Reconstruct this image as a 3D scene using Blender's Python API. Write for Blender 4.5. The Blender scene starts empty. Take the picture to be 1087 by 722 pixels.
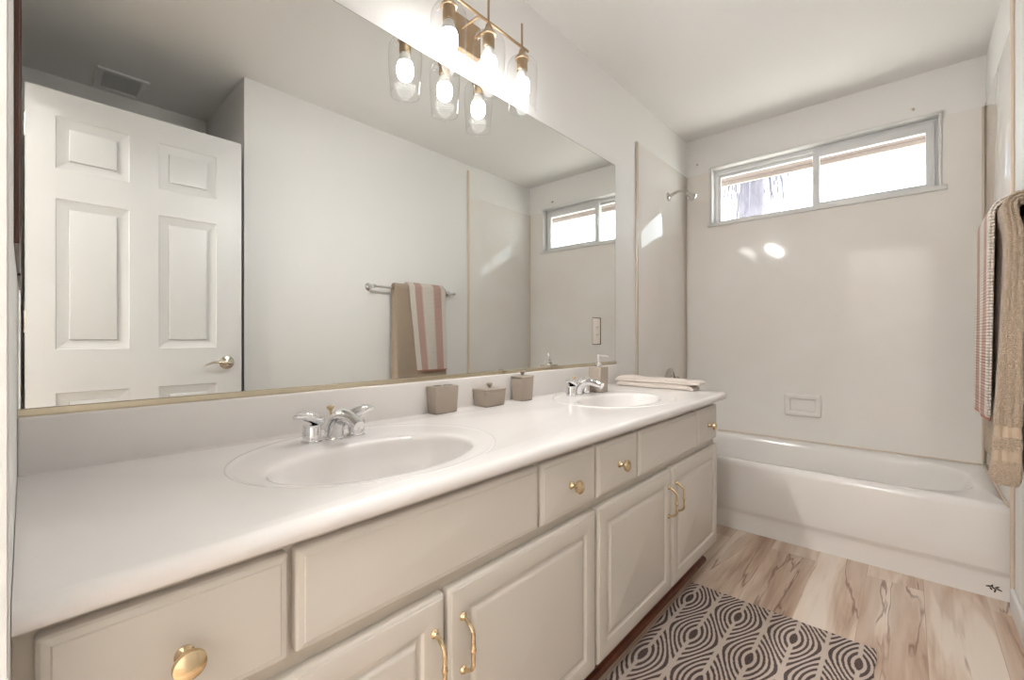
import bpy, bmesh, math, random
from mathutils import Vector, Matrix, noise
random.seed(7)
SC = bpy.context.scene
COL = SC.collection
PI = math.pi
def lin(r, g, b):
    f = lambda c: (c/255)/12.92 if c/255 <= .04045 else (((c/255)+.055)/1.055)**2.4
    return (f(r), f(g), f(b), 1)

# ------------------------------------------------------------------ camera, sky, exposure
EXPOSURE = 0.45
SKY_STRENGTH = 5.0
SUN = 13.0
BULB = 30.0
BULB_FILL = 3.8          # extra light added at each bulb, aimed into the room for fill
HALL_FILL = 95.0
UPLIGHT_FILL = 460.0
cd = bpy.data.cameras.new('camera'); cam = bpy.data.objects.new('camera', cd); COL.objects.link(cam)
cam.location = (1.2287, 0, 1.0296); cam.rotation_euler = (PI/2, 0, math.radians(42.04))
cd.sensor_width = 36; cd.lens = 467.24/1087*36; cd.shift_y = -2.52/1087; cd.clip_start = .01; cd.clip_end = 200
SC.camera = cam
SC.view_settings.view_transform = 'Standard'; SC.view_settings.look = 'None'
SC.view_settings.gamma = 1; SC.view_settings.use_curve_mapping = False; SC.view_settings.exposure = EXPOSURE
w = bpy.data.worlds.new('sky'); SC.world = w; w.use_nodes = True
nt = w.node_tree; nt.nodes.clear()
wo = nt.nodes.new('ShaderNodeOutputWorld'); wb = nt.nodes.new('ShaderNodeBackground')
wt = nt.nodes.new('ShaderNodeTexCoord'); ws = nt.nodes.new('ShaderNodeSeparateXYZ'); wr = nt.nodes.new('ShaderNodeValToRGB')
nt.links.new(wt.outputs['Generated'], ws.inputs[0]); nt.links.new(ws.outputs['Z'], wr.inputs[0])
wr.color_ramp.elements[0].position = 0; wr.color_ramp.elements[0].color = (.80, .86, .88, 1)
wr.color_ramp.elements[1].position = .6; wr.color_ramp.elements[1].color = (.74, .83, .90, 1)
nt.links.new(wr.outputs[0], wb.inputs['Color']); wb.inputs['Strength'].default_value = SKY_STRENGTH
nt.links.new(wb.outputs[0], wo.inputs[0])

sd_ = bpy.data.lights.new('sun', 'SUN'); sd_.energy = SUN; sd_.angle = .01; sd_.color = (1, .98, .96)
so_ = bpy.data.objects.new('sun', sd_); COL.objects.link(so_); so_.rotation_euler = (math.radians(-24), 0, math.radians(-20))
# ------------------------------------------------------------------ materials
def mat(name, col, rough=.5, metal=0., spec=.5, coat=0., bump=None, var=None, emit=0., sheen=0., coat_rough=.05):
    """bump=(scale, strength, distance); var=(scale, second colour, contrast)"""
    m = bpy.data.materials.new(name); m.use_nodes = True
    t = m.node_tree; b = t.nodes['Principled BSDF']
    b.inputs['Base Color'].default_value = col; b.inputs['Roughness'].default_value = rough
    b.inputs['Metallic'].default_value = metal; b.inputs['Specular IOR Level'].default_value = spec
    b.inputs['Coat Weight'].default_value = coat; b.inputs['Coat Roughness'].default_value = coat_rough
    if sheen: b.inputs['Sheen Weight'].default_value = sheen
    if emit:
        b.inputs['Emission Color'].default_value = col; b.inputs['Emission Strength'].default_value = emit
    tc = t.nodes.new('ShaderNodeTexCoord')
    if var:
        n = t.nodes.new('ShaderNodeTexNoise'); n.inputs['Scale'].default_value = var[0]; n.inputs['Detail'].default_value = 4
        n.inputs['Distortion'].default_value = .6
        r = t.nodes.new('ShaderNodeValToRGB'); r.color_ramp.elements[0].position = .5-var[2]; r.color_ramp.elements[1].position = .5+var[2]
        r.color_ramp.elements[0].color = col; r.color_ramp.elements[1].color = var[1]
        t.links.new(tc.outputs['Object'], n.inputs['Vector']); t.links.new(n.outputs[0], r.inputs[0]); t.links.new(r.outputs[0], b.inputs['Base Color'])
    if bump:
        n = t.nodes.new('ShaderNodeTexNoise'); n.inputs['Scale'].default_value = bump[0]; n.inputs['Detail'].default_value = 3
        bp = t.nodes.new('ShaderNodeBump'); bp.inputs['Strength'].default_value = bump[1]; bp.inputs['Distance'].default_value = bump[2]
        t.links.new(tc.outputs['Object'], n.inputs['Vector']); t.links.new(n.outputs[0], bp.inputs['Height']); t.links.new(bp.outputs[0], b.inputs['Normal'])
    return m

def thin_glass(name, tint=(1, 1, 1, 1), ior=1.45, boost=1.0):
    """clear glass thin enough to pass light straight through, with real Fresnel reflection"""
    m = bpy.data.materials.new(name); m.use_nodes = True; t = m.node_tree; t.nodes.clear()
    o = t.nodes.new('ShaderNodeOutputMaterial'); mx = t.nodes.new('ShaderNodeMixShader')
    tr = t.nodes.new('ShaderNodeBsdfTransparent'); gl = t.nodes.new('ShaderNodeBsdfGlossy'); fr = t.nodes.new('ShaderNodeLayerWeight')
    tr.inputs[0].default_value = tint; gl.inputs['Roughness'].default_value = .02; fr.inputs['Blend'].default_value = .5
    pw = t.nodes.new('ShaderNodeMath'); pw.operation = 'POWER'; pw.inputs[1].default_value = 4.0
    ml = t.nodes.new('ShaderNodeMath'); ml.operation = 'MULTIPLY_ADD'; ml.inputs[1].default_value = .75*boost; ml.inputs[2].default_value = ((ior-1)/(ior+1))**2*.35; ml.use_clamp = True
    t.links.new(fr.outputs['Facing'], pw.inputs[0]); t.links.new(pw.outputs[0], ml.inputs[0])
    t.links.new(ml.outputs[0], mx.inputs[0]); t.links.new(tr.outputs[0], mx.inputs[1]); t.links.new(gl.outputs[0], mx.inputs[2]); t.links.new(mx.outputs[0], o.inputs[0])
    return m

M = {}
M['wall'] = mat('wall_paint', lin(238, 236, 233), .55, bump=(170, .16, .004))
M['ceiling'] = mat('ceiling_paint', lin(240, 238, 235), .7, bump=(150, .12, .004))
M['trim'] = mat('white_trim_paint', lin(226, 225, 223), .35)
M['door'] = mat('door_paint', lin(216, 215, 213), .38, bump=(60, .05, .002))
M['marble'] = mat('cream_cultured_marble', lin(240, 236, 231), .065, spec=.38, var=(2.4, lin(236, 230, 223), .22))
M['seam'] = mat('caulk_seam', lin(222, 205, 186), .5)
M['counter'] = mat('white_cultured_marble', lin(238, 234, 231), .12, spec=.5, var=(3, lin(235, 230, 226), .2))
M['tub'] = mat('tub_enamel', lin(236, 231, 226), .15, spec=.5)
M['cab'] = mat('almond_thermofoil', lin(208, 201, 191), .10, spec=.45)
M['frame'] = mat('almond_frame', lin(198, 188, 174), .3)
M['toe'] = mat('brown_toe_wood', lin(122, 70, 48), .4, var=(14, lin(92, 50, 34), .2))
M['chrome'] = mat('chrome', (.82, .82, .83, 1), .06, metal=1)
M['shower'] = mat('shower_chrome', (.52, .50, .46, 1), .10, metal=1)
M['nickel'] = mat('satin_nickel', (.62, .55, .46, 1), .22, metal=1)
M['brass'] = mat('polished_brass', (.72, .57, .36, 1), .16, metal=1)
M['bronze'] = mat('champagne_bronze', (.46, .34, .22, 1), .3, metal=1)
M['mirror'] = mat('mirror_silver', (.80, .81, .79, 1), 0.0, metal=1)
M['channel'] = mat('mirror_channel', (.62, .55, .42, 1), .25, metal=1)
M['dark'] = mat('dark_gap', (.02, .018, .016, 1), .8)
M['glass'] = thin_glass('shade_glass', (.97, .97, .97, 1), 1.5)
M['pane'] = thin_glass('window_glass', (.97, .985, .98, 1), 1.45)
M['vinyl'] = mat('window_vinyl', lin(226, 226, 226), .35)
M['bulb'] = mat('bulb_glow', (1, .992, .98, 1), .4, emit=BULB)
M['bulb_base'] = mat('bulb_plastic', lin(238, 236, 232), .4)
M['ceramic'] = mat('taupe_ceramic', lin(170, 157, 143), .28, bump=(240, .05, .002), var=(9, lin(163, 150, 137), .25))
M['sticker'] = mat('dark_mark', lin(70, 52, 44), .6)
M['woodedge'] = mat('brown_wood_edge', lin(84, 44, 26), .35, var=(12, lin(60, 30, 18), .2))
M['cream'] = mat('cream_panel', lin(206, 192, 176), .3)
M['outlet'] = mat('outlet_plastic', lin(224, 216, 206), .35)
M['soffit'] = mat('eave_soffit', lin(104, 92, 86), .8)
M['fascia'] = mat('eave_fascia', lin(150, 136, 128), .7)
M['bark'] = mat('palm_bark', lin(124, 118, 124), .9, var=(6, lin(104, 98, 106), .2), bump=(20, .6, .03))
M['frond'] = mat('dry_frond', lin(128, 122, 130), .85, var=(5, lin(104, 98, 108), .3))
M['ground'] = mat('pale_ground', lin(198, 190, 180), .9)

def floor_mat():
    m = bpy.data.materials.new('plank_vinyl'); m.use_nodes = True; t = m.node_tree; b = t.nodes['Principled BSDF']; N = t.nodes.new; L = t.links.new
    tc = N('ShaderNodeTexCoord'); sp = N('ShaderNodeSeparateXYZ'); L(tc.outputs['Object'], sp.inputs[0])
    cb = N('ShaderNodeCombineXYZ'); L(sp.outputs['Y'], cb.inputs['X']); L(sp.outputs['X'], cb.inputs['Y'])
    br = N('ShaderNodeTexBrick'); L(cb.outputs[0], br.inputs['Vector'])
    br.offset = .37; br.inputs['Scale'].default_value = 1; br.inputs['Brick Width'].default_value = 1.5; br.inputs['Row Height'].default_value = .182
    br.inputs['Mortar Size'].default_value = .0009; br.inputs['Mortar Smooth'].default_value = .2
    br.inputs['Color1'].default_value = (0, 0, 0, 1); br.inputs['Color2'].default_value = (1, 1, 1, 1); br.inputs['Mortar'].default_value = (.5, .5, .5, 1)
    def math_(op, a, c=None, clamp=False):
        n = N('ShaderNodeMath'); n.operation = op; n.use_clamp = clamp
        for i, v in enumerate((a, c)):
            if v is None: continue
            if isinstance(v, (int, float)): n.inputs[i].default_value = v
            else: L(v, n.inputs[i])
        return n.outputs[0]
    sep = N('ShaderNodeSeparateColor'); L(br.outputs['Color'], sep.inputs[0]); rnd = math_('MULTIPLY', sep.outputs[0], 17.)
    def nz(sx, sy, det, dist=0., off=0.):
        c = N('ShaderNodeCombineXYZ'); L(math_('MULTIPLY', sp.outputs['X'], sx), c.inputs['X']); L(math_('MULTIPLY', sp.outputs['Y'], sy), c.inputs['Y'])
        n = N('ShaderNodeTexNoise'); n.noise_dimensions = '4D'; n.inputs['Scale'].default_value = 1; n.inputs['Detail'].default_value = det; n.inputs['Distortion'].default_value = dist
        L(c.outputs[0], n.inputs['Vector']); L(math_('ADD', rnd, off), n.inputs['W']); return n.outputs[0]
    big = nz(13, 1.3, 4, .8); grain = nz(120, 4, 5, .4, 3.); cr = nz(8.5, .75, 4, .35, 7.); crm = nz(4, 2.6, 2, 0, 11.)
    s = math_('ADD', math_('MULTIPLY', big, .86), math_('MULTIPLY', grain, .14)); s = math_('ADD', s, math_('MULTIPLY', math_('SUBTRACT', sep.outputs[0], .5), .07))
    r = N('ShaderNodeValToRGB'); L(s, r.inputs[0]); e = r.color_ramp.elements
    e[0].position = .30; e[0].color = lin(160, 130, 110); e[1].position = .62; e[1].color = lin(226, 212, 198)
    x = e.new(.42); x.color = lin(196, 172, 152); x = e.new(.52); x.color = lin(216, 198, 181)
    ln = math_('ABSOLUTE', math_('SUBTRACT', cr, .5)); ln = math_('MULTIPLY', ln, 75.); ln = math_('SUBTRACT', 1., ln, True)
    mk = math_('MULTIPLY', math_('SUBTRACT', crm, .42), 9., True); ln = math_('MULTIPLY', ln, mk, True); ln = math_('MULTIPLY', ln, .8)
    # soft halo beside the cracks: darker heartwood on one side
    hl = math_('MULTIPLY', math_('SUBTRACT', cr, .5), 30., True); hl = math_('MULTIPLY', hl, .32)
    m0 = N('ShaderNodeMix'); m0.data_type = 'RGBA'; L(hl, m0.inputs[0]); L(r.outputs[0], m0.inputs[6]); m0.inputs[7].default_value = lin(170, 138, 116)
    m1 = N('ShaderNodeMix'); m1.data_type = 'RGBA'; L(ln, m1.inputs[0]); L(m0.outputs[2], m1.inputs[6]); m1.inputs[7].default_value = lin(118, 82, 64)
    m2 = N('ShaderNodeMix'); m2.data_type = 'RGBA'; L(math_('MULTIPLY', br.outputs['Fac'], .35), m2.inputs[0]); L(m1.outputs[2], m2.inputs[6]); m2.inputs[7].default_value = lin(110, 84, 70)
    L(m2.outputs[2], b.inputs['Base Color']); b.inputs['Roughness'].default_value = .42; b.inputs['Specular IOR Level'].default_value = .35
    bp = N('ShaderNodeBump'); bp.inputs['Strength'].default_value = .12; bp.inputs['Distance'].default_value = .002; L(grain, bp.inputs['Height']); L(bp.outputs[0], b.inputs['Normal'])
    return m
M['floor'] = floor_mat()

def rug_mat():
    """concentric ogee weave: cells 0.174 m across and 0.41 m long, staggered"""
    m = bpy.data.materials.new('ogee_rug'); m.use_nodes = True; t = m.node_tree; b = t.nodes['Principled BSDF']; N = t.nodes.new; L = t.links.new
    def math_(op, a, c=None, clamp=False):
        n = N('ShaderNodeMath'); n.operation = op; n.use_clamp = clamp
        for i, v in enumerate((a, c)):
            if v is None: continue
            if isinstance(v, (int, float)): n.inputs[i].default_value = v
            else: L(v, n.inputs[i])
        return n.outputs[0]
    tc = N('ShaderNodeTexCoord'); sp = N('ShaderNodeSeparateXYZ'); L(tc.outputs['Object'], sp.inputs[0])
    wn = N('ShaderNodeTexNoise'); wn.inputs['Scale'].default_value = 260; L(tc.outputs['Object'], wn.inputs['Vector'])
    jit = math_('MULTIPLY', math_('SUBTRACT', wn.outputs[0], .5), .006)
    X = math_('ADD', math_('SUBTRACT', sp.outputs['X'], .589), jit); Y = math_('ADD', math_('SUBTRACT', sp.outputs['Y'], 1.752), jit)
    u0 = math_('DIVIDE', math_('PINGPONG', X, .0872), .0872)
    u = math_('ADD', math_('MULTIPLY', u0, .4), math_('MULTIPLY', math_('SUBTRACT', .5, math_('MULTIPLY', math_('COSINE', math_('MULTIPLY', u0, PI)), .5)), .6))
    cs = math_('COSINE', math_('MULTIPLY', Y, PI/.205))
    F = math_('SUBTRACT', u, math_('MULTIPLY', cs, .5))                       # -.5 .. 1.5, symmetric about .5
    G = math_('SUBTRACT', .5, math_('ABSOLUTE', math_('SUBTRACT', F, .5)))    # -.5 at an eye, .5 at the cell edge
    st = math_('COSINE', math_('MULTIPLY', math_('ADD', G, .5), 2*PI*4.5))
    dark = math_('MULTIPLY', math_('ADD', st, .12), 4., True)
    eye = math_('MULTIPLY', math_('SUBTRACT', -.415, G), 60., True)
    sm = math_('MINIMUM', u0, math_('SUBTRACT', 1., u0)); sm = math_('MULTIPLY', math_('SUBTRACT', sm, .055), 40., True)
    dark = math_('MULTIPLY', dark, sm)
    dark = math_('MAXIMUM', dark, eye)
    yn = N('ShaderNodeTexNoise'); yn.inputs['Scale'].default_value = 420; yn.inputs['Detail'].default_value = 2; L(tc.outputs['Object'], yn.inputs['Vector'])
    dark = math_('MULTIPLY', dark, math_('ADD', math_('MULTIPLY', yn.outputs[0], .5), .68), True)
    mx = N('ShaderNodeMix'); mx.data_type = 'RGBA'; L(dark, mx.inputs[0]); mx.inputs[6].default_value = lin(202, 187, 176); mx.inputs[7].default_value = lin(72, 58, 56)
    L(mx.outputs[2], b.inputs['Base Color']); b.inputs['Roughness'].default_value = .95; b.inputs['Specular IOR Level'].default_value = .1
    bp = N('ShaderNodeBump'); bp.inputs['Strength'].default_value = .6; bp.inputs['Distance'].default_value = .003; L(yn.outputs[0], bp.inputs['Height']); L(bp.outputs[0], b.inputs['Normal'])
    return m
M['rug'] = rug_mat()

def terry(name, col, col2, scale=330, dist=.004):
    m = mat(name, col, .95, spec=.1, var=(scale*.6, col2, .25), sheen=.3)
    t = m.node_tree; b = t.nodes['Principled BSDF']; tc = t.nodes.new('ShaderNodeTexCoord')
    v = t.nodes.new('ShaderNodeTexVoronoi'); v.inputs['Scale'].default_value = scale; t.links.new(tc.outputs['Object'], v.inputs['Vector'])
    bp = t.nodes.new('ShaderNodeBump'); bp.inputs['Strength'].default_value = .9; bp.inputs['Distance'].default_value = dist; bp.invert = True
    t.links.new(v.outputs['Distance'], bp.inputs['Height']); t.links.new(bp.outputs[0], b.inputs['Normal'])
    return m
M['terry'] = terry('taupe_terry', lin(172, 152, 131), lin(190, 170, 149))
M['band'] = mat('woven_band', lin(178, 158, 136), .7, bump=(500, .2, .002))
M['cream_terry'] = terry('cream_terry', lin(232, 222, 212), lin(220, 206, 194), 380, .002)

def stripe_mat():
    """white waffle towel, two dusty pink stripes; UV.x runs across the width"""
    m = bpy.data.materials.new('striped_waffle'); m.use_nodes = True; t = m.node_tree; b = t.nodes['Principled BSDF']; N = t.nodes.new; L = t.links.new
    uv = N('ShaderNodeUVMap'); sp = N('ShaderNodeSeparateXYZ'); L(uv.outputs[0], sp.inputs[0])
    r = N('ShaderNodeValToRGB'); r.color_ramp.interpolation = 'CONSTANT'; e = r.color_ramp.elements
    wht, pnk, mid = lin(236, 229, 220), lin(205, 172, 160), lin(220, 194, 184)
    e[0].position = 0; e[0].color = wht; e[1].position = .12; e[1].color = pnk
    for p_, c_ in ((.30, mid), (.33, wht), (.64, mid), (.67, pnk), (.88, wht)):
        x = e.new(p_); x.color = c_
    L(sp.outputs['X'], r.inputs[0])
    def wave(inp, freq):
        a = N('ShaderNodeMath'); a.operation = 'MULTIPLY'; a.inputs[1].default_value = freq; L(inp, a.inputs[0])
        s_ = N('ShaderNodeMath'); s_.operation = 'SINE'; L(a.outputs[0], s_.inputs[0]); return s_.outputs[0]
    wy = wave(sp.outputs['Y'], 2*PI*110); wx = wave(sp.outputs['X'], 2*PI*34)
    ad = N('ShaderNodeMath'); ad.operation = 'ADD'; L(wy, ad.inputs[0]); L(wx, ad.inputs[1])
    dm = N('ShaderNodeMapRange'); dm.inputs[1].default_value = -1.6; dm.inputs[2].default_value = -.4; dm.inputs[3].default_value = .28; dm.inputs[4].default_value = 0; L(ad.outputs[0], dm.inputs[0])
    mx = N('ShaderNodeMix'); mx.data_type = 'RGBA'; L(dm.outputs[0], mx.inputs[0]); L(r.outputs[0], mx.inputs[6]); mx.inputs[7].default_value = lin(188, 164, 150)
    L(mx.outputs[2], b.inputs['Base Color']); b.inputs['Roughness'].default_value = .9; b.inputs['Specular IOR Level'].default_value = .1
    bp = N('ShaderNodeBump'); bp.inputs['Strength'].default_value = .7; bp.inputs['Distance'].default_value = .003; L(ad.outputs[0], bp.inputs['Height']); L(bp.outputs[0], b.inputs['Normal'])
    return m
M['stripe'] = stripe_mat()
M['hem'] = mat('pink_hem', lin(190, 132, 116), .9)

# ------------------------------------------------------------------ mesh helpers
class MB:
    def __init__(s): s.bm = bmesh.new()
    def _add(s, verts, faces):
        vs = [s.bm.verts.new(v) for v in verts]; out = []
        for f in faces:
            try: out.append(s.bm.faces.new([vs[i] for i in f]))
            except ValueError: pass
        return vs, out
    def box(s, lo, hi, bev=0., seg=2):
        b = bmesh.new(); bmesh.ops.create_cube(b, size=1)
        for v in b.verts: v.co = Vector([lo[i]+(v.co[i]+.5)*(hi[i]-lo[i]) for i in range(3)])
        if bev: bmesh.ops.bevel(b, geom=b.edges[:], offset=bev, segments=seg, profile=.5, affect='EDGES')
        s.merge(b); return s
    def merge(s, b, mtx=None):
        if mtx: bmesh.ops.transform(b, matrix=mtx, verts=b.verts)
        me = bpy.data.meshes.new('tmp'); b.to_mesh(me); b.free(); s.bm.from_mesh(me); bpy.data.meshes.remove(me)
    def rings(s, loops, cap0=True, cap1=True, closed=True):
        n = len(loops[0]); rows = [[s.bm.verts.new(p) for p in lp] for lp in loops]
        m_ = n if closed else n-1
        for a, b in zip(rows, rows[1:]):
            for i in range(m_):
                j = (i+1) % n
                try: s.bm.faces.new([a[i], a[j], b[j], b[i]])
                except ValueError: pass
        if cap0: s.bm.faces.new(rows[0][::-1])
        if cap1: s.bm.faces.new(rows[-1])
        return rows
    def lathe(s, prof, origin, axis=(0, 0, 1), n=28, cap0=True, cap1=True, sx=1., sy=1.):
        """prof = [(radius, height along axis)]"""
        q = Vector((0, 0, 1)).rotation_difference(Vector(axis).normalized()); o = Vector(origin); lp = []
        for r, z in prof:
            r = max(r, 1e-5)
            lp.append([o+q @ Vector((sx*r*math.cos(2*PI*i/n), sy*r*math.sin(2*PI*i/n), z)) for i in range(n)])
        s.rings(lp, cap0, cap1); return s
    def tube(s, pts, rad, n=12, up=(0, 0, 1), sx=1., sy=1., caps=True):
        pts = [Vector(p) for p in pts]; k = len(pts); rad = rad if isinstance(rad, (list, tuple)) else [rad]*k
        lp = []; prev = None
        for i, p in enumerate(pts):
            d = (pts[min(i+1, k-1)]-pts[max(i-1, 0)]).normalized()
            if prev is None:
                a = Vector(up); a = Vector((1, 0, 0)) if abs(a.dot(d)) > .95 else a
                x = d.cross(a).normalized()
            else: x = (prev-d*prev.dot(d)).normalized()
            prev = x; y = d.cross(x)
            lp.append([p+(x*math.cos(2*PI*j/n)*sx+y*math.sin(2*PI*j/n)*sy)*rad[i] for j in range(n)])
        s.rings(lp, caps, caps); return s
    def ball(s, c, r, sc=(1, 1, 1), u=24, v=14):
        b = bmesh.new(); bmesh.ops.create_uvsphere(b, u_segments=u, v_segments=v, radius=r)
        for q in b.verts: q.co = Vector((c[0]+q.co.x*sc[0], c[1]+q.co.y*sc[1], c[2]+q.co.z*sc[2]))
        s.merge(b); return s
    def panel(s, o, a, b, n, w, h, prof, r=0., seg=4, back=True):
        """stack of rounded rectangles: o=corner, a,b=axes, n=normal, prof=[(inset, height)]"""
        o, a, b, n = Vector(o), Vector(a), Vector(b), Vector(n); lp = []
        for ins, z in prof:
            rr = max(r-ins*.6, 0.0004); pts = []
            for cx, cy, a0 in ((w-ins-rr, ins+rr, -PI/2), (w-ins-rr, h-ins-rr, 0), (ins+rr, h-ins-rr, PI/2), (ins+rr, ins+rr, PI)):
                for k in range(seg+1):
                    t = a0+k/seg*PI/2; pts.append(o+a*(cx+rr*math.cos(t))+b*(cy+rr*math.sin(t))+n*z)
            lp.append(pts)
        s.rings(lp, back, True); return s
    def build(s, name, m, parent=None, origin=(0, 0, 0), smooth=35, mats=None):
        bmesh.ops.remove_doubles(s.bm, verts=s.bm.verts, dist=1e-6)
        bmesh.ops.recalc_face_normals(s.bm, faces=s.bm.faces)
        me = bpy.data.meshes.new(name); s.bm.to_mesh(me); s.bm.free()
        me.transform(Matrix.Translation(-Vector(origin)))
        for mm in (mats or [m]): me.materials.append(mm)
        if smooth: 
            me.shade_smooth(); me.set_sharp_from_angle(angle=math.radians(smooth))
        o = bpy.data.objects.new(name, me); COL.objects.link(o)
        if parent is not None: o.parent = parent
        else: o.location = origin
        return o

def holed(mb, x0, x1, z0, z1, y0, y1, holes):
    """an upright slab with rectangular openings, cut into a grid of blocks"""
    xs = sorted({x0, x1, *[h[0] for h in holes], *[h[1] for h in holes]}); zs_ = sorted({z0, z1, *[h[2] for h in holes], *[h[3] for h in holes]})
    for a, b in zip(xs, xs[1:]):
        for c, d in zip(zs_, zs_[1:]):
            if any(h[0] <= (a+b)/2 <= h[1] and h[2] <= (c+d)/2 <= h[3] for h in holes): continue
            mb.box((a, y0, c), (b, y1, d))
def tag(o, label, cat, group=None):
    o['label'] = label; o['category'] = cat
    if group: o['group'] = group
    return o
def thing(name, loc, label, cat, group=None):
    o = bpy.data.objects.new(name, None); COL.objects.link(o); o.location = loc; o.empty_display_size = .05
    return tag(o, label, cat, group)
def root_of(o):
    while o.parent: o = o.parent
    return o
def part(name, mb, m, parent, smooth=35, mats=None):
    """mesh written in world coordinates, hung under its thing"""
    return mb.build(name, m, parent, origin=root_of(parent).location, smooth=smooth, mats=mats)
def struct(name, mb, m, parent=None, smooth=0, mats=None):
    o = mb.build(name, m, parent, smooth=smooth, mats=mats)
    if parent is None: o['kind'] = 'structure'
    return o
def copy_tree(o, parent=None):
    c = o.copy(); COL.objects.link(c)
    if parent: c.parent = parent
    for ch in list(o.children): copy_tree(ch, c)
    return c

# ------------------------------------------------------------------ room dimensions (metres)
W = 1.524; L = 3.305; H = 2.484; YN = -.0085; XL = -.006; RX = 2.29; RY = .823
# ------------------------------------------------------------------ structure
struct('floor', MB().box((-.3, -2.2, -.05), (2.6, L+.15, 0)), M['floor'])
struct('ceiling', MB().box((-.3, -2.2, H), (2.6, L+.13, H+.05)), M['ceiling'])
struct('wall_left', MB().box((XL-.1, -.12, 0), (XL, L+.125, H)), M['wall'])
# wall with the window: four boxes round the opening
WX0, WX1, WZ0, WZ1 = .178, 1.352, 1.845, 2.238
m = MB()
SOAP = (.661, .795, .562, .642)
holed(m, -.1, W+.1, 0, H, L+.006, L+.125, [(WX0, WX1, WZ0, WZ1), SOAP])
struct('wall_far', m, M['wall'])
m = MB(); m.box((W, RY, 0), (W+.1, L+.125, H)); struct('wall_right', m, M['wall'])
m = MB(); m.box((W+.1, RY, 0), (RX+.1, RY+.1, H)); struct('wall_recess_side', m, M['wall'])
struct('wall_recess_back', MB().box((RX, -.12, 0), (RX+.1, RY, H)), M['wall'])
# near wall with the doorway and a shallow niche for the wood framed panel
DX0, DX1, DZ = .665, 1.425, 2.062
NX0, NX1, NZ0, NZ1 = .03, .40, 1.155, 2.05
m = MB()
for x0, x1, z0, z1 in ((-.1, NX0, 0, H), (NX1, DX0, 0, H), (NX0, NX1, 0, NZ0), (NX0, NX1, NZ1, H), (DX0, DX1, DZ, H), (DX1, RX+.1, 0, H)):
    m.box((x0, YN-.11, z0), (x1, YN, z1))
m.box((NX0, YN-.11, NZ0), (NX1, YN-.09, NZ1))
struct('wall_near', m, M['wall'])
m = MB()
m.box((DX0, YN-.11, 0), (DX0+.012, YN-.001, DZ-.012)); m.box((DX1-.012, YN-.11, 0), (DX1, YN-.001, DZ-.012)); m.box((DX0, YN-.11, DZ-.012), (DX1, YN-.001, DZ))
struct('trim_1', m, M['trim'])
# hall behind the camera
struct('wall_hall_back', MB().box((-.3, -2.3, 0), (2.6, -2.2, H)), M['wall'])
struct('wall_hall_left', MB().box((-.3, -2.2, 0), (-.2, -.12, H)), M['wall'])
struct('wall_hall_right', MB().box((2.5, -2.2, 0), (2.6, -.12, H)), M['wall'])
# baseboards
m = MB()
for x0, x1, y0, y1 in ((W-.013, W, RY, 2.49),):
    m.box((x0, y0, 0), (x1, y1, .085), .004)
struct('baseboard_right', m, M['trim'])
struct('baseboard_recess', MB().box((RX-.013, 0, 0), (RX, RY, .085), .004), M['trim'])

# ------------------------------------------------------------------ window
wf = MB()
FY0, FY1 = L+.055, L+.10
def frame_ring(mb, x0, x1, z0, z1, t, y0, y1, bev=.003, tb=None, tt=None):
    tb = tb or t; tt = tt or t
    mb.box((x0, y0, z0), (x0+t, y1, z1), bev); mb.box((x1-t, y0, z0), (x1, y1, z1), bev)
    mb.box((x0+t-.001, y0, z0), (x1-t+.001, y1, z0+tb), bev); mb.box((x0+t-.001, y0, z1-tt), (x1-t+.001, y1, z1), bev)
frame_ring(wf, WX0, WX1, WZ0, WZ1, .022, FY0, FY1, tt=.03)
win = struct('window_1', wf, M['vinyl'], smooth=30)
sm = MB(); frame_ring(sm, .775, WX1-.018, WZ0+.012, WZ1-.022, .036, FY0-.012, FY0+.02, tb=.024, tt=.05); part('fixed_sash', sm, M['vinyl'], win, 30)
sm = MB(); frame_ring(sm, WX0+.018, .80, WZ0+.012, WZ1-.022, .020, FY0+.022, FY0+.045, tb=.018, tt=.03); sl = part('sliding_sash', sm, M['vinyl'], win, 30)
part('pane', MB().box((.80, FY0+.002, WZ0+.02), (WX1-.04, FY0+.005, WZ1-.05)), M['pane'], win, 0)
part('pane', MB().box((WX0+.03, FY0+.032, WZ0+.02), (.79, FY0+.035, WZ1-.05)), M['pane'], win, 0)
lt = MB(); lt.box((.778, FY0-.022, 2.01), (.792, FY0-.01, 2.09), .003); lt.box((.781, FY0-.034, 2.05), (.789, FY0-.02, 2.064), .002); part('latch', lt, M['vinyl'], win, 30)
m = MB(); m.box((WX0-.026, L-.016, WZ0-.022), (WX1+.03, L+.06, WZ0+.003), .004); part('window_sill', m, M['trim'], win, 30)
m = MB(); m.box((WX0-.014, L-.012, WZ1), (WX1+.012, L+.004, WZ1+.012), .003); m.box((WX0, L-.004, WZ1-.003), (WX1, L+.06, WZ1+.004)); part('head_trim', m, M['trim'], win, 30)
m = MB(); m.box((WX0-.008, L-.006, WZ0-.001), (WX0+.003, L+.06, WZ1), .002); m.box((WX1-.003, L-.006, WZ0-.001), (WX1+.008, L+.06, WZ1), .002); part('side_trim', m, M['trim'], win, 30)

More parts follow.
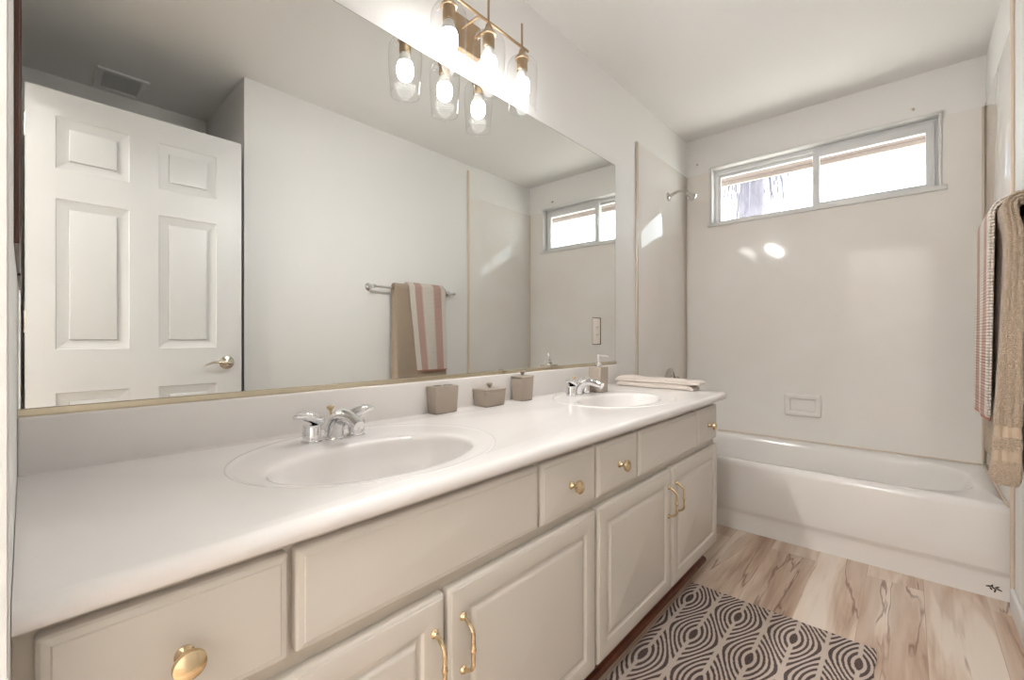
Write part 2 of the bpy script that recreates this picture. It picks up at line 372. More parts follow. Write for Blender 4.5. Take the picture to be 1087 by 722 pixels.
# ------------------------------------------------------------------ eave and palm outside
m = MB(); m.box((-3, L+.1255, 2.318), (4, 3.8995, 2.37)); m.box((-3, L+.125, 2.3705), (4, 3.93, 2.5))
ev = struct('roof_eave', m, M['soffit'])
part('fascia', MB().box((-3, 3.90, 2.290), (4, 3.925, 2.50), .003), M['fascia'], ev)
struct('ground', MB().box((-30, L+.5, -3.2), (30, 60, -3.1)), M['ground'])
pt = thing('palm_tree', (-.85, 9, -3.1), 'tall palm trunk with hanging dry fronds seen through the left window pane', 'palm tree')
m = MB(); m.tube([(-.95+.02*math.sin(k), 9, -3.1+k*.5) for k in range(19)], [.19+.012*(k % 2) for k in range(19)], 14); part('trunk', m, M['bark'], pt)
m = MB(); rr = random.Random(3)
for k in range(190):
    a = rr.uniform(0, 2*PI); z0 = rr.uniform(4.0, 6.0); ln = rr.uniform(.7, 1.5); sp_ = rr.uniform(.10, .42); wd = rr.uniform(.012, .03)
    ca, sa = math.cos(a), math.sin(a); p = []
    for q in range(6):
        t = q/5; rad = .19+sp_*math.sin(min(t*1.9, 1.57)); p.append((-.9+ca*rad+rr.uniform(-.02, .02), 9+sa*rad, z0+.10*math.sin(t*3)-ln*t*t*.9-.1*t))
    m.tube(p, [wd*(1-.8*q/5) for q in range(6)], 5)
fr = part('dry_fronds', m, M['frond'], pt); fr['kind'] = 'stuff'
m = MB()
for k in range(26):
    a = 2*PI*k/26+rr.uniform(-.1, .1); ln = rr.uniform(1.1, 1.5); el = rr.uniform(.1, 1.0)
    p = [(-.95+math.cos(a)*ln*t*math.cos(el), 9+math.sin(a)*ln*t*math.cos(el), 5.9+ln*t*math.sin(el)-.5*t*t) for t in (0, .25, .5, .75, 1)]
    m.tube(p, [.02, .09, .11, .08, .01], 6, sx=1, sy=.12)
part('crown', m, M['frond'], pt)

# ------------------------------------------------------------------ six panel door, open beside the camera
dx0, dx1, dy0, dy1, dz0, dz1 = 1.385, 1.42, .003, .768, .008, 2.05
ys = [dy0, .087, .320, .424, .657, dy1]; zs = [dz0, .235, .80, .98, 1.606, 1.73, 1.945, dz1]
def door_side(mb, x, s):
    for i in range(5):
        for j in range(7):
            y0, y1, z0, z1 = ys[i], ys[i+1], zs[j], zs[j+1]
            if i in (1, 3) and j in (1, 3, 5):
                mb.panel((x, y0, z0), (0, 1, 0), (0, 0, 1), (s, 0, 0), y1-y0, z1-z0, [(0, 0), (.003, -.0035), (.008, -.005), (.038, -.0135), (.0405, -.0135), (.0425, -.0045), (.045, -.004)], 0, 1, back=False)
            else:
                mb._add([(x, y0, z0), (x, y1, z0), (x, y1, z1), (x, y0, z1)], [(0, 1, 2, 3)])
m = MB(); door_side(m, dx0, -1); door_side(m, dx1, 1)
m._add([(dx0, dy0, dz0), (dx1, dy0, dz0), (dx1, dy0, dz1), (dx0, dy0, dz1), (dx0, dy1, dz0), (dx1, dy1, dz0), (dx1, dy1, dz1), (dx0, dy1, dz1)],
       [(0, 1, 2, 3), (4, 5, 6, 7), (0, 1, 5, 4), (3, 2, 6, 7)])
door = struct('door_1', m, M['door'], smooth=12)
for s, x in ((-1, dx0), (1, dx1)):
    m = MB(); hy, hz = .70, .902
    m.lathe([(.033, 0), (.034, .003), (.031, .008), (.022, .011), (.013, .014), (.011, .030), (.014, .034), (.017, .040), (.017, .048), (.012, .054), (.003, .056)], (x, hy, hz), (s, 0, 0), 28)
    pp = [(x+s*.046, hy, hz), (x+s*.049, hy-.02, hz+.001), (x+s*.050, hy-.045, hz+.005), (x+s*.049, hy-.07, hz+.004), (x+s*.046, hy-.095, hz-.006), (x+s*.044, hy-.112, hz-.016)]
    m.tube(pp, [.011, .0095, .0085, .0075, .006, .003], 12, sx=1.1, sy=.75)
    part('door_handle', m, M['nickel'], door)
m = MB()
for z in (.25, 1.05, 1.85): m.lathe([(.006, 0), (.0065, .01), (.0065, .08), (.006, .09)], (1.4265, .004, z), n=12)
part('hinge', m, M['nickel'], door)

# ------------------------------------------------------------------ bathtub
tb = thing('bathtub', (.76, 2.93, 0), 'cream white alcove bathtub with plain apron under the window', 'bathtub')
def rrect(x0, x1, y0, y1, rl, rr_, z, n=10):
    """rounded rectangle, separate corner radii left and right"""
    pts = []
    for cx, cy, a0, r in ((x1-rr_, y0+rr_, -PI/2, rr_), (x1-rr_, y1-rr_, 0, rr_), (x0+rl, y1-rl, PI/2, rl), (x0+rl, y0+rl, PI, rl)):
        for k in range(n+1):
            t = a0+k/n*PI/2; pts.append((cx+r*math.cos(t), cy+r*math.sin(t), z))
    return pts
ZR = .372; x0, x1, y0, y1 = .002, W-.0008, 2.549, L-.002
m = MB(); lp = []
# apron outside going up, over the rim, then down into the basin
for ins, z in ((.016, .0), (.016, .086), (.013, .098), (.004, .112), (.0015, .122), (0, .20), (0, ZR-.028), (.003, ZR-.014), (.010, ZR-.005), (.020, ZR), (.034, ZR+.001)):
    lp.append(rrect(x0, x1, y0+ins, y1, .004, .004, z))
for tx0, tx1, ty0, ty1, rl, rr_, z in (
    (.10, 1.452, 2.612, 3.245, .10, .24, ZR), (.108, 1.445, 2.620, 3.237, .10, .24, ZR-.004), (.116, 1.438, 2.627, 3.230, .10, .235, ZR-.014), (.124, 1.428, 2.634, 3.223, .10, .23, ZR-.04),
    (.135, 1.40, 2.648, 3.212, .10, .22, ZR-.13), (.155, 1.34, 2.668, 3.19, .12, .20, ZR-.24), (.185, 1.29, 2.70, 3.16, .13, .18, .085), (.24, 1.22, 2.75, 3.11, .12, .16, .062), (.35, 1.1, 2.85, 3.0, .06, .06, .058)):
    lp.append(rrect(tx0, tx1, ty0, ty1, rl, rr_, z))
m.rings(lp, True, True); part('tub_shell', m, M['tub'], tb, 50)
m = MB()
for dx, dz, ang, ln in ((-.014, .004, .3, .009), (-.005, .008, 1.2, .006), (.0, .0, -.6, .008), (.009, .006, .5, .007), (.014, -.002, -.3, .009), (.003, -.010, 1.3, .007), (-.008, -.004, -1.0, .006)):
    px, pz = 1.478+dx, .040+dz; c, s = math.cos(ang), math.sin(ang)
    f = []
    for k in range(12):
        a = 2*PI*k/12; u, v = ln*math.cos(a), .0028*math.sin(a); f.append((u, v))
    m.rings([[(px+u*c-v*s, 2.5655, pz+u*s+v*c) for u, v in f], [(px+u*c-v*s, 2.5642, pz+u*s+v*c) for u, v in f]], False, True)
part('leaf_mark', m, M['sticker'], tb)

# ------------------------------------------------------------------ surround panels
ZS = 2.22
pl = thing('surround_panel', (0, 2.9, ZR+.003), 'glossy cream stone surround panel behind the shower head on the left tub wall', 'wall panel', 'tub surround panels')
part('panel_sheet', MB().box((XL+.0003, 2.511, ZR+.002), (0, L-.0003, ZS), .0015), M['marble'], pl)
m = MB(); m.box((XL+.0003, 2.488, .001), (.006, 2.5108, ZS), .003); part('edge_trim', m, M['cream'], pl)
m = MB(); m.box((.0003, L-.004, ZR+.003), (.010, L-.0003, ZS-.001), .002); part('corner_seam', m, M['seam'], pl)
pb = thing('surround_panel', (.76, L, ZR+.003), 'wide glossy cream stone surround panel under and around the window', 'wall panel', 'tub surround panels')
m = MB()
holed(m, 0, W, ZR+.002, ZS, L, L+.0058, [(WX0-.011, WX1+.011, WZ0-.022, ZS), SOAP])
part('panel_sheet', m, M['marble'], pb, 0)
m = MB(); m.box((.012, L-.006, ZR+.002), (W-.018, L-.0003, ZR+.009), .002); part('caulk_line', m, M['seam'], pb)
pr = thing('surround_panel', (W, 2.9, ZR+.003), 'glossy cream stone surround panel on the right tub wall beyond the towels', 'wall panel', 'tub surround panels')
part('panel_sheet', MB().box((W-.006, 2.511, ZR+.002), (W-.0002, L-.0003, ZS), .0015), M['marble'], pr)
m = MB(); m.box((W-.010, 2.488, .001), (W-.0002, 2.5108, H-.05), .003); part('edge_trim', m, M['seam'], pr)
m = MB(); m.box((W-.016, L-.006, ZR+.010), (W-.0062, L-.0003, ZS-.001), .002); part('corner_seam', m, M['seam'], pr)
m = MB(); m.box((W-.014, 2.552, ZR+.002), (W-.0062, L-.007, ZR+.009), .002); part('caulk_line', m, M['seam'], pr)

# soap dish
sd = thing('soap_dish', (.729, L, .60), 'cream recessed ceramic soap dish set in the back tub wall', 'soap dish')
m = MB(); o = (.631, L, .533)
m.panel(o, (1, 0, 0), (0, 0, 1), (0, -1, 0), .196, .139, [(0, 0), (0, .010), (.002, .014), (.007, .017), (.027, .017), (.030, .015), (.0315, .010), (.033, -.036), (.038, -.042)], .012, 5); part('dish_body', m, M['marble'], sd, 40)
m = MB(); m.box((.667, L-.012, .5655), (.791, L+.028, .571), .002)
for k in range(6): m.box((.676+k*.019, L-.012, .5705), (.682+k*.019, L+.024, .5750), .0015)
part('drain_ledge', m, M['marble'], sd)
# two plugged screw holes above the surround
for x, z, lb in ((1.245, 2.30, 'dark screw hole in the far wall above the right end of the window'), (.075, 2.30, 'faint screw hole in the far wall above the left end of the window')):
    m = MB(); m.lathe([(.007, 0), (.006, .002), (.003, .0035), (.0005, .004)], (x, L+.006, z), (0, -1, 0), 14)
    m.box((x-.001, L-.006, z-.011), (x+.007, L+.004, z-.002), .001); tag(m.build('screw_anchor', M['nickel'], None, (x, L+.006, z)), lb, 'screw')

# ------------------------------------------------------------------ shower head and valve
sh = thing('shower_head', (0, 2.969, 1.998), 'chrome shower head on a curved arm on the left tub wall', 'shower head')
m = MB(); m.lathe([(.030, 0), (.030, .002), (.024, .007), (.012, .011), (.010, .012)], (0, 2.969, 1.998), (1, 0, 0)); part('flange', m, M['shower'], sh)
pp = [(.005+.12*t, 2.969, 1.998+.035*math.sin(min(t, 1)*PI*.62)-.030*t*t) for t in [k/10 for k in range(11)]]
m = MB(); m.tube(pp, .0095, 14, up=(0, 1, 0)); part('shower_arm', m, M['shower'], sh)
d = Vector((.72, 0, -.70)); e = Vector(pp[-1])
m = MB(); m.ball(e, .014); m.lathe([(.011, 0), (.012, .012), (.014, .018), (.021, .045), (.026, .056), (.026, .064), (.022, .066), (.004, .064)], e, d); part('spray_head', m, M['shower'], sh)
vv = thing('tub_valve', (0, 2.99, .765), 'chrome round tub valve on the left tub wall, half hidden by the folded towel', 'valve')
m = MB(); m.lathe([(.085, 0), (.085, .002), (.076, .008), (.040, .013), (.034, .016), (.032, .03), (.028, .034)], (0, 2.99, .735), (1, 0, 0), 36); part('escutcheon', m, M['shower'], vv)
m = MB(); m.lathe([(.026, .03), (.030, .036), (.030, .06), (.024, .068), (.004, .07)], (0, 2.99, .735), (1, 0, 0)); m.tube([(.055, 2.99, .735), (.062, 2.99, .70), (.066, 2.99, .66)], [.010, .008, .006]); part('valve_handle', m, M['shower'], vv)

# ------------------------------------------------------------------ vanity cabinets
FX = .565
def pull(mb, y, zc, hh=.052):
    x = FX+.020
    for z in (zc-hh, zc+hh): mb.lathe([(.0085, 0), (.0085, .002), (.006, .005), (.0045, .008)], (x, y, z), (1, 0, 0), 14)
    pts = []; rad = []
    for k in range(25):
        t = -1+2*k/24; a = abs(t)
        px = x+.004+.026*(1-max(0, (a-.55)/.45)**2.2) ; pts.append((px, y, zc+t*hh*(1 if a < .98 else .99)))
        rad.append(.0042+(.0012 if .06 < a < .14 else 0)+(.0018 if a < .05 else 0))
    mb.tube(pts, rad, 10, up=(0, 1, 0))
def knob_mb(y, z):
    m_ = MB(); m_.lathe([(.0105, 0), (.0105, .002), (.008, .005), (.0058, .008), (.0055, .014), (.009, .017), (.0155, .021), (.0175, .0255), (.0165, .030), (.011, .0335), (.003, .0345)], (FX+.020, y, z), (1, 0, 0), 24); return m_
DOORP = [(0, 0), (0, .011), (.0012, .014), (.004, .0165), (.0075, .0175), (.0085, .0195), (.011, .020), (.048, .020), (.050, .0195), (.054, .0145), (.057, .0135), (.062, .0135), (.064, .0145), (.068, .0185), (.0705, .0195), (.074, .020)]
DRAWP = [(0, 0), (0, .011), (.0012, .014), (.004, .0165), (.0085, .0178), (.011, .0182), (.0125, .0198), (.0145, .020)]
def vanity(name, label, y0, y1, lay, filler=None):
    t = thing(name, (FX/2, (y0+y1)/2, 0), label, 'cabinet', 'bathroom vanity cabinets')
    mb = MB()
    # hollow carcass: sides, bottom, back and a face frame
    mb.box((.003, y0, .0), (FX-.0605, y0+.016, .7412)); mb.box((.003, y1-.016, .0), (FX-.0605, y1, .7412)); mb.box((FX-.0605, y0, .0955), (FX-.0182, y0+.016, .7412)); mb.box((FX-.0605, y1-.016, .0955), (FX-.0182, y1, .7412)); mb.box((.003, y0+.016, .095), (FX-.018, y1-.016, .110))
    mb.box((.003, y0+.016, .11), (.009, y1-.016, .7412)); part('cabinet_body', mb, M['frame'], t, 0)
    mb = MB()
    ys_ = sorted(set([y0, y1])); 
    mb.box((FX-.018, y0+.0006, .095), (FX-.0004, y1-.0006, .125)); mb.box((FX-.018, y0+.0006, .712), (FX-.0004, y1-.0006, .7415)); mb.box((FX-.018, y0+.0006, .545), (FX-.0004, y1-.0006, .592))
    for a, b_ in lay['stiles']: mb.box((FX-.0175, a, .0955), (FX, b_, .57 if (a, b_) in lay['low'] else .7412))
    part('face_frame', mb, M['frame'], t, 0)
    part('toe_kick', MB().box((FX-.06, y0, 0), (FX-.045, y1, .095)), M['toe'], t, 0)
    q = MB(); 
    q.rings([[(FX-.045, y, 0), (FX-.030, y, 0), (FX-.031, y, .010), (FX-.035, y, .016), (FX-.045, y, .019)] for y in (y0, y1)]); part('shoe_moulding', q, M['toe'], t, 30)
    for kind, a, b_ in lay['top']:
        mb = MB(); mb.panel((FX, a, .578), (0, 1, 0), (0, 0, 1), (1, 0, 0), b_-a, .150, DRAWP, .005); 
        o = part('drawer_front' if kind == 'drawer' else 'false_front', mb, M['cab'], t, 25)
        if kind == 'drawer': part('knob', knob_mb((a+b_)/2, .651), M['brass'], o)
    for a, b_, side in lay['doors']:
        mb = MB(); mb.panel((FX, a, .108), (0, 1, 0), (0, 0, 1), (1, 0, 0), b_-a, .444, DOORP, .006); o = part('cabinet_door', mb, M['cab'], t, 25)
        q = MB(); pull(q, b_-.028 if side > 0 else a+.034, .437); part('pull_handle', q, M['brass'], o)
    return t
vanity('vanity_cabinet', 'almond vanity cabinet under the nearer sink with brass knobs and pulls', -.0082, 1.068,
       dict(top=[('drawer', .007, .250), ('false', .259, .811), ('drawer', .819, 1.063)], doors=[(.006, .530, 1), (.537, 1.064, -1)], stiles=[(-.0082, .035), (.235, .28), (.795, .84), (1.045, 1.068), (.515, .55)], low=[(.515, .55)]))
vanity('vanity_cabinet', 'almond vanity cabinet under the farther sink, beside the bathtub', 1.069, 2.108,
       dict(top=[('drawer', 1.073, 1.316), ('false', 1.325, 1.852), ('drawer', 1.860, 2.102)], doors=[(1.074, 1.586, 1), (1.593, 2.103, -1)], stiles=[(1.069, 1.09), (1.30, 1.34), (1.84, 1.875), (2.085, 2.108), (1.57, 1.61)], low=[(1.57, 1.61)]))

# ------------------------------------------------------------------ countertop with two integral basins
TOP = .7752; TH = .0165
ct = thing('vanity_countertop', (.3, 1.1, TOP-2*TH), 'long white cultured marble vanity countertop with two oval integral sinks', 'countertop')
def ell(cx, cy, rx, ry, n=72): return [(cx+rx*math.cos(2*PI*k/n), cy+ry*math.sin(2*PI*k/n)) for k in range(n)]
OUT1, IN1 = (.312, .548, .252, .300), (.376, .525, .142, .226)
OUT2, IN2 = (.300, 1.672, .240, .290), (.338, 1.655, .138, .222)
cu = bpy.data.curves.new('slab', 'CURVE'); cu.dimensions = '2D'; cu.fill_mode = 'BOTH'
def spl(pts):
    s_ = cu.splines.new('POLY'); s_.points.add(len(pts)-1)
    for p_, q_ in zip(s_.points, pts): p_.co = (q_[0], q_[1], 0, 1)
    s_.use_cyclic_u = True
o_ = []; CE0, CE1 = 2.250, 2.196
for cx, cy, a0, r in ((.604-.028, CE1-.028, 0, .028),):
    for k in range(9): t = a0+k/8*PI/2; o_.append((cx+r*math.cos(t), cy+r*math.sin(t)))
spl([(.001, -.04), (.604, -.04)]+o_+[(.001, CE0)])
for (cx, cy, rx, ry) in (OUT1, OUT2): spl(ell(cx, cy, rx-.032, ry-.032))
cu.extrude = .0; cu.bevel_depth = TH; cu.bevel_resolution = 6; cu.offset = -TH
co = bpy.data.objects.new('slab_curve', cu); COL.objects.link(co)
bpy.context.view_layer.update()
me = bpy.data.meshes.new_from_object(co.evaluated_get(bpy.context.evaluated_depsgraph_get()))
bpy.data.objects.remove(co)
m = MB(); m.bm.from_mesh(me); bpy.data.meshes.remove(me)
for v in m.bm.verts: v.co.z += TOP-TH; v.co.y = max(v.co.y, -.0078)
part('counter_slab', m, M['counter'], ct, 40)
def basin(OUT, IN):
    m_ = MB(); lp = []; n = 72
    def ring(f, z, ox=0.): # f: 1 outer ellipse, 0 inner ellipse
        c = [IN[i]+(OUT[i]-IN[i])*f for i in range(4)]; lp.append([(x, y, TOP+z) for x, y in ell(*c, n)])
    for f, z in ((1, -.003), (1, .0002), (.97, .0012), (.94, .0017), (.90, .0014), (.85, .0006), (.78, .0002), (.6, .0001), (.25, -.0008), (.10, -.0020), (.05, -.004), (.015, -.009), (0, -.015)): ring(f, z)
    for g in (.97, .93, .87, .79, .69, .57, .44, .3, .16, .075):
        z = -.015-.125*(1-g**3.2)**.8
        lp.append([(IN[0]-.012*(1-g)+ (x-IN[0])*g, IN[1]+(y-IN[1])*g, TOP+z) for x, y in ell(*IN, n)])
    m_.rings(lp, False, True); return m_
for O_, I_ in ((OUT1, IN1), (OUT2, IN2)):
    b_ = part('sink_basin', basin(O_, I_), M['counter'], ct, 60)
    q = MB(); q.lathe([(.024, 0), (.024, .003), (.020, .005), (.017, .003), (.016, .006), (.010, .009), (.002, .0095)], (I_[0]-.012, I_[1], TOP-.141), n=24); part('drain', q, M['chrome'], b_)
part('backsplash', MB().box((.0005, -.0082, TOP-.004), (.021, 2.243, .882), .004, 3), M['counter'], ct, 40)

# ------------------------------------------------------------------ mirror
mr = thing('wall_mirror', (0, 1.1, .88), 'large frameless mirror over the vanity in a thin metal bottom channel', 'mirror')
OY0, OY1, OZ0, OZ1 = 1.990, 2.076, .992, 1.136
m = MB(); MY0, MY1, MZ0, MZ1 = -.0082, 2.230, .884, 1.9985
gy = [MY0, OY0, OY1, MY1]; gz = [MZ0, OZ0, OZ1, MZ1]
for i in range(3):
    for j in range(3):
        if i == 1 and j == 1: continue
        m._add([(0, gy[i], gz[j]), (0, gy[i+1], gz[j]), (0, gy[i+1], gz[j+1]), (0, gy[i], gz[j+1])], [(0, 1, 2, 3)])
part('mirror_glass', m, M['mirror'], mr, 0)
m = MB()
for a, b_ in (((XL, MY0-.0, MZ1), (0, MY1, MZ1+.0012)), ((XL, MY1, MZ0), (0, MY1+.0015, MZ1))): m.box(a, b_)
m.box((XL, OY0-.004, OZ0-.004), (XL+.0008, OY1+.004, OZ1+.004)); m.box((XL, OY0-.001, OZ0), (-.0003, OY0+.001, OZ1)); m.box((XL, OY1-.001, OZ0), (-.0003, OY1+.001, OZ1))
part('mirror_edge', m, M['dark'], mr, 0)
m = MB(); m.box((XL, MY0, .880), (.008, MY1, .884)); m.box((.004, MY0, .884), (.008, MY1, .896), .001); part('bottom_channel', m, M['channel'], mr, 0)
ol = thing('wall_outlet', (0, (OY0+OY1)/2, (OZ0+OZ1)/2), 'cream double wall outlet set into a cutout in the mirror', 'outlet')
m = MB(); m.panel((XL, OY0+.010, OZ0+.003), (0, 1, 0), (0, 0, 1), (1, 0, 0), .072, OZ1-OZ0-.006, [(0, 0), (0, .003), (.003, .0055), (.006, .006)], .004); part('cover_plate', m, M['outlet'], ol)
for z in (1.043, 1.083):
    m = MB(); m.panel((-.001, OY0+.030, z-.013), (0, 1, 0), (0, 0, 1), (1, 0, 0), .034, .027, [(0, 0), (0, .002), (.001, .0025)], .010); rc = part('receptacle', m, M['outlet'], ol)
    q = MB(); q.box((.001, OY0+.038, z-.003), (.0018, OY0+.041, z+.006)); q.box((.001, OY0+.052, z-.003), (.0018, OY0+.055, z+.006)); part('slot', q, M['dark'], rc, 0)

# ------------------------------------------------------------------ vanity light
LX = .113; LYS = (.922, 1.1035, 1.285)
vl = thing('vanity_light', (0, 1.1035, 2.15), 'champagne bronze three bulb vanity light with clear glass shades above the mirror', 'light fixture')
part('backplate', MB().box((XL, 1.043, 2.085), (.020, 1.164, 2.205), .003), M['bronze'], vl)
m = MB(); m.tube([(LX, .875, 2.158), (LX, 1.332, 2.158)], .0055, 12); part('crossbar', m, M['bronze'], vl)
for y in (1.070, 1.137): part('arm', MB().tube([(.018, y, 2.158), (LX, y, 2.158)], .005, 12), M['bronze'], vl)
for y in LYS:
    part('stem', MB().tube([(LX+.009, y, 2.10), (LX+.009, y, 2.238)], .0042, 10), M['bronze'], vl)
    m = MB(); c = (LX+.009, y, 0)
    m.lathe([(.006, 2.142), (.010, 2.138), (.013, 2.126), (.020, 2.112), (.026, 2.106), (.027, 2.100), (.024, 2.098)], c, n=24); part('socket_cap', m, M['bronze'], vl)
    m = MB(); m.lathe([(.021, 2.100), (.021, 2.058), (.019, 2.055)], c, n=24); part('socket', m, M['bronze'], vl)
    m = MB(); prof = [(.024, 2.108), (.034, 2.104), (.047, 2.094), (.056, 2.078), (.0595, 2.058), (.0595, 2.03), (.057, 1.98), (.0535, 1.935), (.0515, 1.908)]
    m.lathe(prof, c, n=40, cap0=False, cap1=False); m.lathe([(.0525, 1.908), (.0532, 1.905), (.0525, 1.9035), (.0500, 1.905), (.0502, 1.908)], c, n=40, cap0=False, cap1=False)
    part('glass_shade', m, M['glass'], vl, 60)
    m = MB(); m.lathe([(.014, 2.058), (.0165, 2.052), (.022, 2.030), (.0255, 2.020)], c, n=24); bb = part('bulb', m, M['bulb_base'], vl)
    m = MB(); m.lathe([(.0255, 2.020), (.0285, 2.010), (.0300, 1.995), (.0290, 1.981), (.0255, 1.970), (.019, 1.962), (.010, 1.9575), (.001, 1.9565)], c, n=28, cap0=False); part('bulb_globe', m, M['bulb'], bb, 60)
    ld_ = bpy.data.lights.new('bulb_fill', 'AREA'); ld_.shape = 'DISK'; ld_.size = .045; ld_.spread = math.radians(172); ld_.energy = BULB_FILL; ld_.color = (1, .992, .98)  # added fill disk beside the globe, evens out the room's brightness
    lo_ = bpy.data.objects.new('bulb_fill', ld_); COL.objects.link(lo_); lo_.parent = vl; dv = Vector((.66, .42, -.62)).normalized(); lo_.location = Vector((LX+.009, y, 1.995))+dv*.033-vl.location; lo_.rotation_euler = dv.to_track_quat('-Z', 'Y').to_euler()

# ------------------------------------------------------------------ faucets
def faucet(cx, cy, label):
    t = thing('sink_faucet', (cx, cy, TOP), label, 'faucet', 'chrome sink faucets')
    for s in (-1, 1):
        y = cy+s*.058; mb = MB()
        mb.lathe([(.0245, 0), (.0245, .003), (.0215, .005), (.0215, .036), (.0205, .038), (.0205, .041), (.0215, .043)], (cx, y, TOP), n=28); hb = part('handle_base', mb, M['chrome'], t)
        mb = MB(); pts = []; rad = []
        for k in range(13):
            u = k/12; pts.append((cx+.012*u*u, y-s*.022+s*.068*u, TOP+.047+.016*math.sin(u*2.2)+.006*u)); rad.append(.0238*math.sqrt(max(.02, 1-((u-.28)/.75)**2))*(1 if u < .5 else 1-.55*(u-.5)))
        mb.tube(pts, rad, 16, up=(0, 0, 1), sx=1., sy=.58); part('lever', mb, M['chrome'], hb, 60)
    mb = MB(); pts = []; rad = []
    P0, P1, P2, P3 = Vector((cx-.006, cy, TOP)), Vector((cx+.004, cy, TOP+.068)), Vector((cx+.050, cy, TOP+.074)), Vector((cx+.122, cy, TOP+.046))
    for k in range(21):
        u = k/20; pts.append(P0*(1-u)**3+P1*3*u*(1-u)**2+P2*3*u*u*(1-u)+P3*u**3); rad.append(.0235-.0105*u+.001*math.sin(u*PI))
    mb.tube(pts, rad, 18, up=(0, 1, 0), sx=1.0, sy=1.0); mb.lathe([(.027, 0), (.027, .003), (.023, .006)], (cx-.006, cy, TOP), n=28)
    mb.lathe([(.010, 0), (.010, .012), (.008, .013)], pts[-2]-Vector((.002, 0, .016)), (.2, 0, 1), 16); part('spout', mb, M['chrome'], t, 60)
    mb = MB(); mb.lathe([(.003, 0), (.003, .036), (.0055, .040), (.0095, .045), (.010, .048), (.004, .051)], (cx-.016, cy, TOP+.030), (-.18, 0, 1), 16); part('lift_rod', mb, M['brass'], t)
    return t
f1 = faucet(.148, .528, 'chrome two handle faucet at the nearer sink')
f2 = copy_tree(f1); f2.location = (.130, 1.662, TOP); f2['label'] = 'chrome two handle faucet at the farther sink, left of the soap dispenser'

# ------------------------------------------------------------------ taupe ceramic set
def ceramic_box(mb, x0, x1, y0, y1, z0, z1, open_top=False, tap=.004):
    lp = []
    for ins, z in ((.003+tap, z0), (tap, z0+.003), (0, z1-.003), (.001, z1-.001), (.003, z1)): lp.append(rrect(x0+ins, x1-ins, y0+ins, y1-ins, .004, .004, z, 3))
    if open_top:
        for ins, z in ((.008, z1), (.009, z1-.004)): lp.append(rrect(x0+ins, x1-ins, y0+ins, y1-ins, .004, .004, z, 3))
    mb.rings(lp, True, True); return mb
th = thing('toothbrush_holder', (.05, .952, TOP), 'square taupe ceramic toothbrush holder with holes in its top, leftmost of the ceramic set', 'toothbrush holder')
m = MB(); hx0, hx1, hy0, hy1, hz = .022, .079, .905, 1.003, TOP+.091
ceramic_box(m, hx0, hx1, hy0, hy1, TOP, hz); part('holder_body', m, M['ceramic'], th)
for y, r in ((.932, .015), (.966, .0075), (.987, .0075)):
    m = MB(); m.lathe([(r+.002, 0), (r+.002, .0012), (r, .0015), (r-.0004, .0004)], (.05, y, hz), n=20, cap1=False); hr = part('hole_rim', m, M['ceramic'], th)
    q = MB(); q.lathe([(r-.0002, .0002), (r-.0002, .0007)], (.05, y, hz), n=20); part('hole', q, M['dark'], hr)
def lidded(name, label, x0, x1, y0, y1, h, cat):
    t = thing(name, ((x0+x1)/2, (y0+y1)/2, TOP), label, cat); mb = MB(); ceramic_box(mb, x0, x1, y0, y1, TOP, TOP+h); part('box_body', mb, M['ceramic'], t)
    mb = MB(); lp = []
    for ins, z in ((.001, 0), (-.0015, .001), (-.0015, .005), (0, .007), (.003, .008), ((x1-x0)*.45, .010)): lp.append(rrect(x0+ins, x1-ins, y0+ins*(1 if ins < .01 else (y1-y0)/(x1-x0)), y1-ins*(1 if ins < .01 else (y1-y0)/(x1-x0)), .0035, .0035, TOP+h+z, 3))
    mb.rings(lp, True, True); ld = part('lid', mb, M['ceramic'], t)
    mb = MB(); mb.lathe([(.005, 0), (.0055, .004), (.010, .009), (.0125, .014), (.011, .018), (.003, .019)], ((x0+x1)/2, (y0+y1)/2, TOP+h+.0095), n=20); part('lid_knob', mb, M['ceramic'], ld)
    return t
lidded('soap_box', 'low wide taupe ceramic box with knobbed lid, second of the ceramic set', .020, .094, 1.120, 1.226, .057, 'box')
lidded('cotton_jar', 'tall narrow taupe ceramic jar with knobbed lid, left of the farther faucet', .030, .090, 1.322, 1.398, .092, 'jar')
sp = thing('soap_dispenser', (.148, 1.808, TOP), 'taupe ceramic soap dispenser with chrome pump, right of the farther faucet', 'soap dispenser')
m = MB(); ceramic_box(m, .112, .178, 1.772, 1.844, TOP, TOP+.118, tap=.001); part('bottle', m, M['ceramic'], sp)
m = MB(); c = (.145, 1.808, TOP+.118)
m.lathe([(.0165, 0), (.0165, .010), (.013, .014), (.011, .016), (.011, .022), (.0055, .024), (.0055, .042), (.0095, .043), (.0095, .056), (.007, .059)], c, n=22)
m.tube([(c[0]+.004, c[1], c[2]+.050), (c[0]+.018, c[1]+.017, c[2]+.0515), (c[0]+.030, c[1]+.032, c[2]+.049), (c[0]+.033, c[1]+.036, c[2]+.046)], [.0045, .0035, .003, .0025], 10); part('pump', m, M['chrome'], sp)

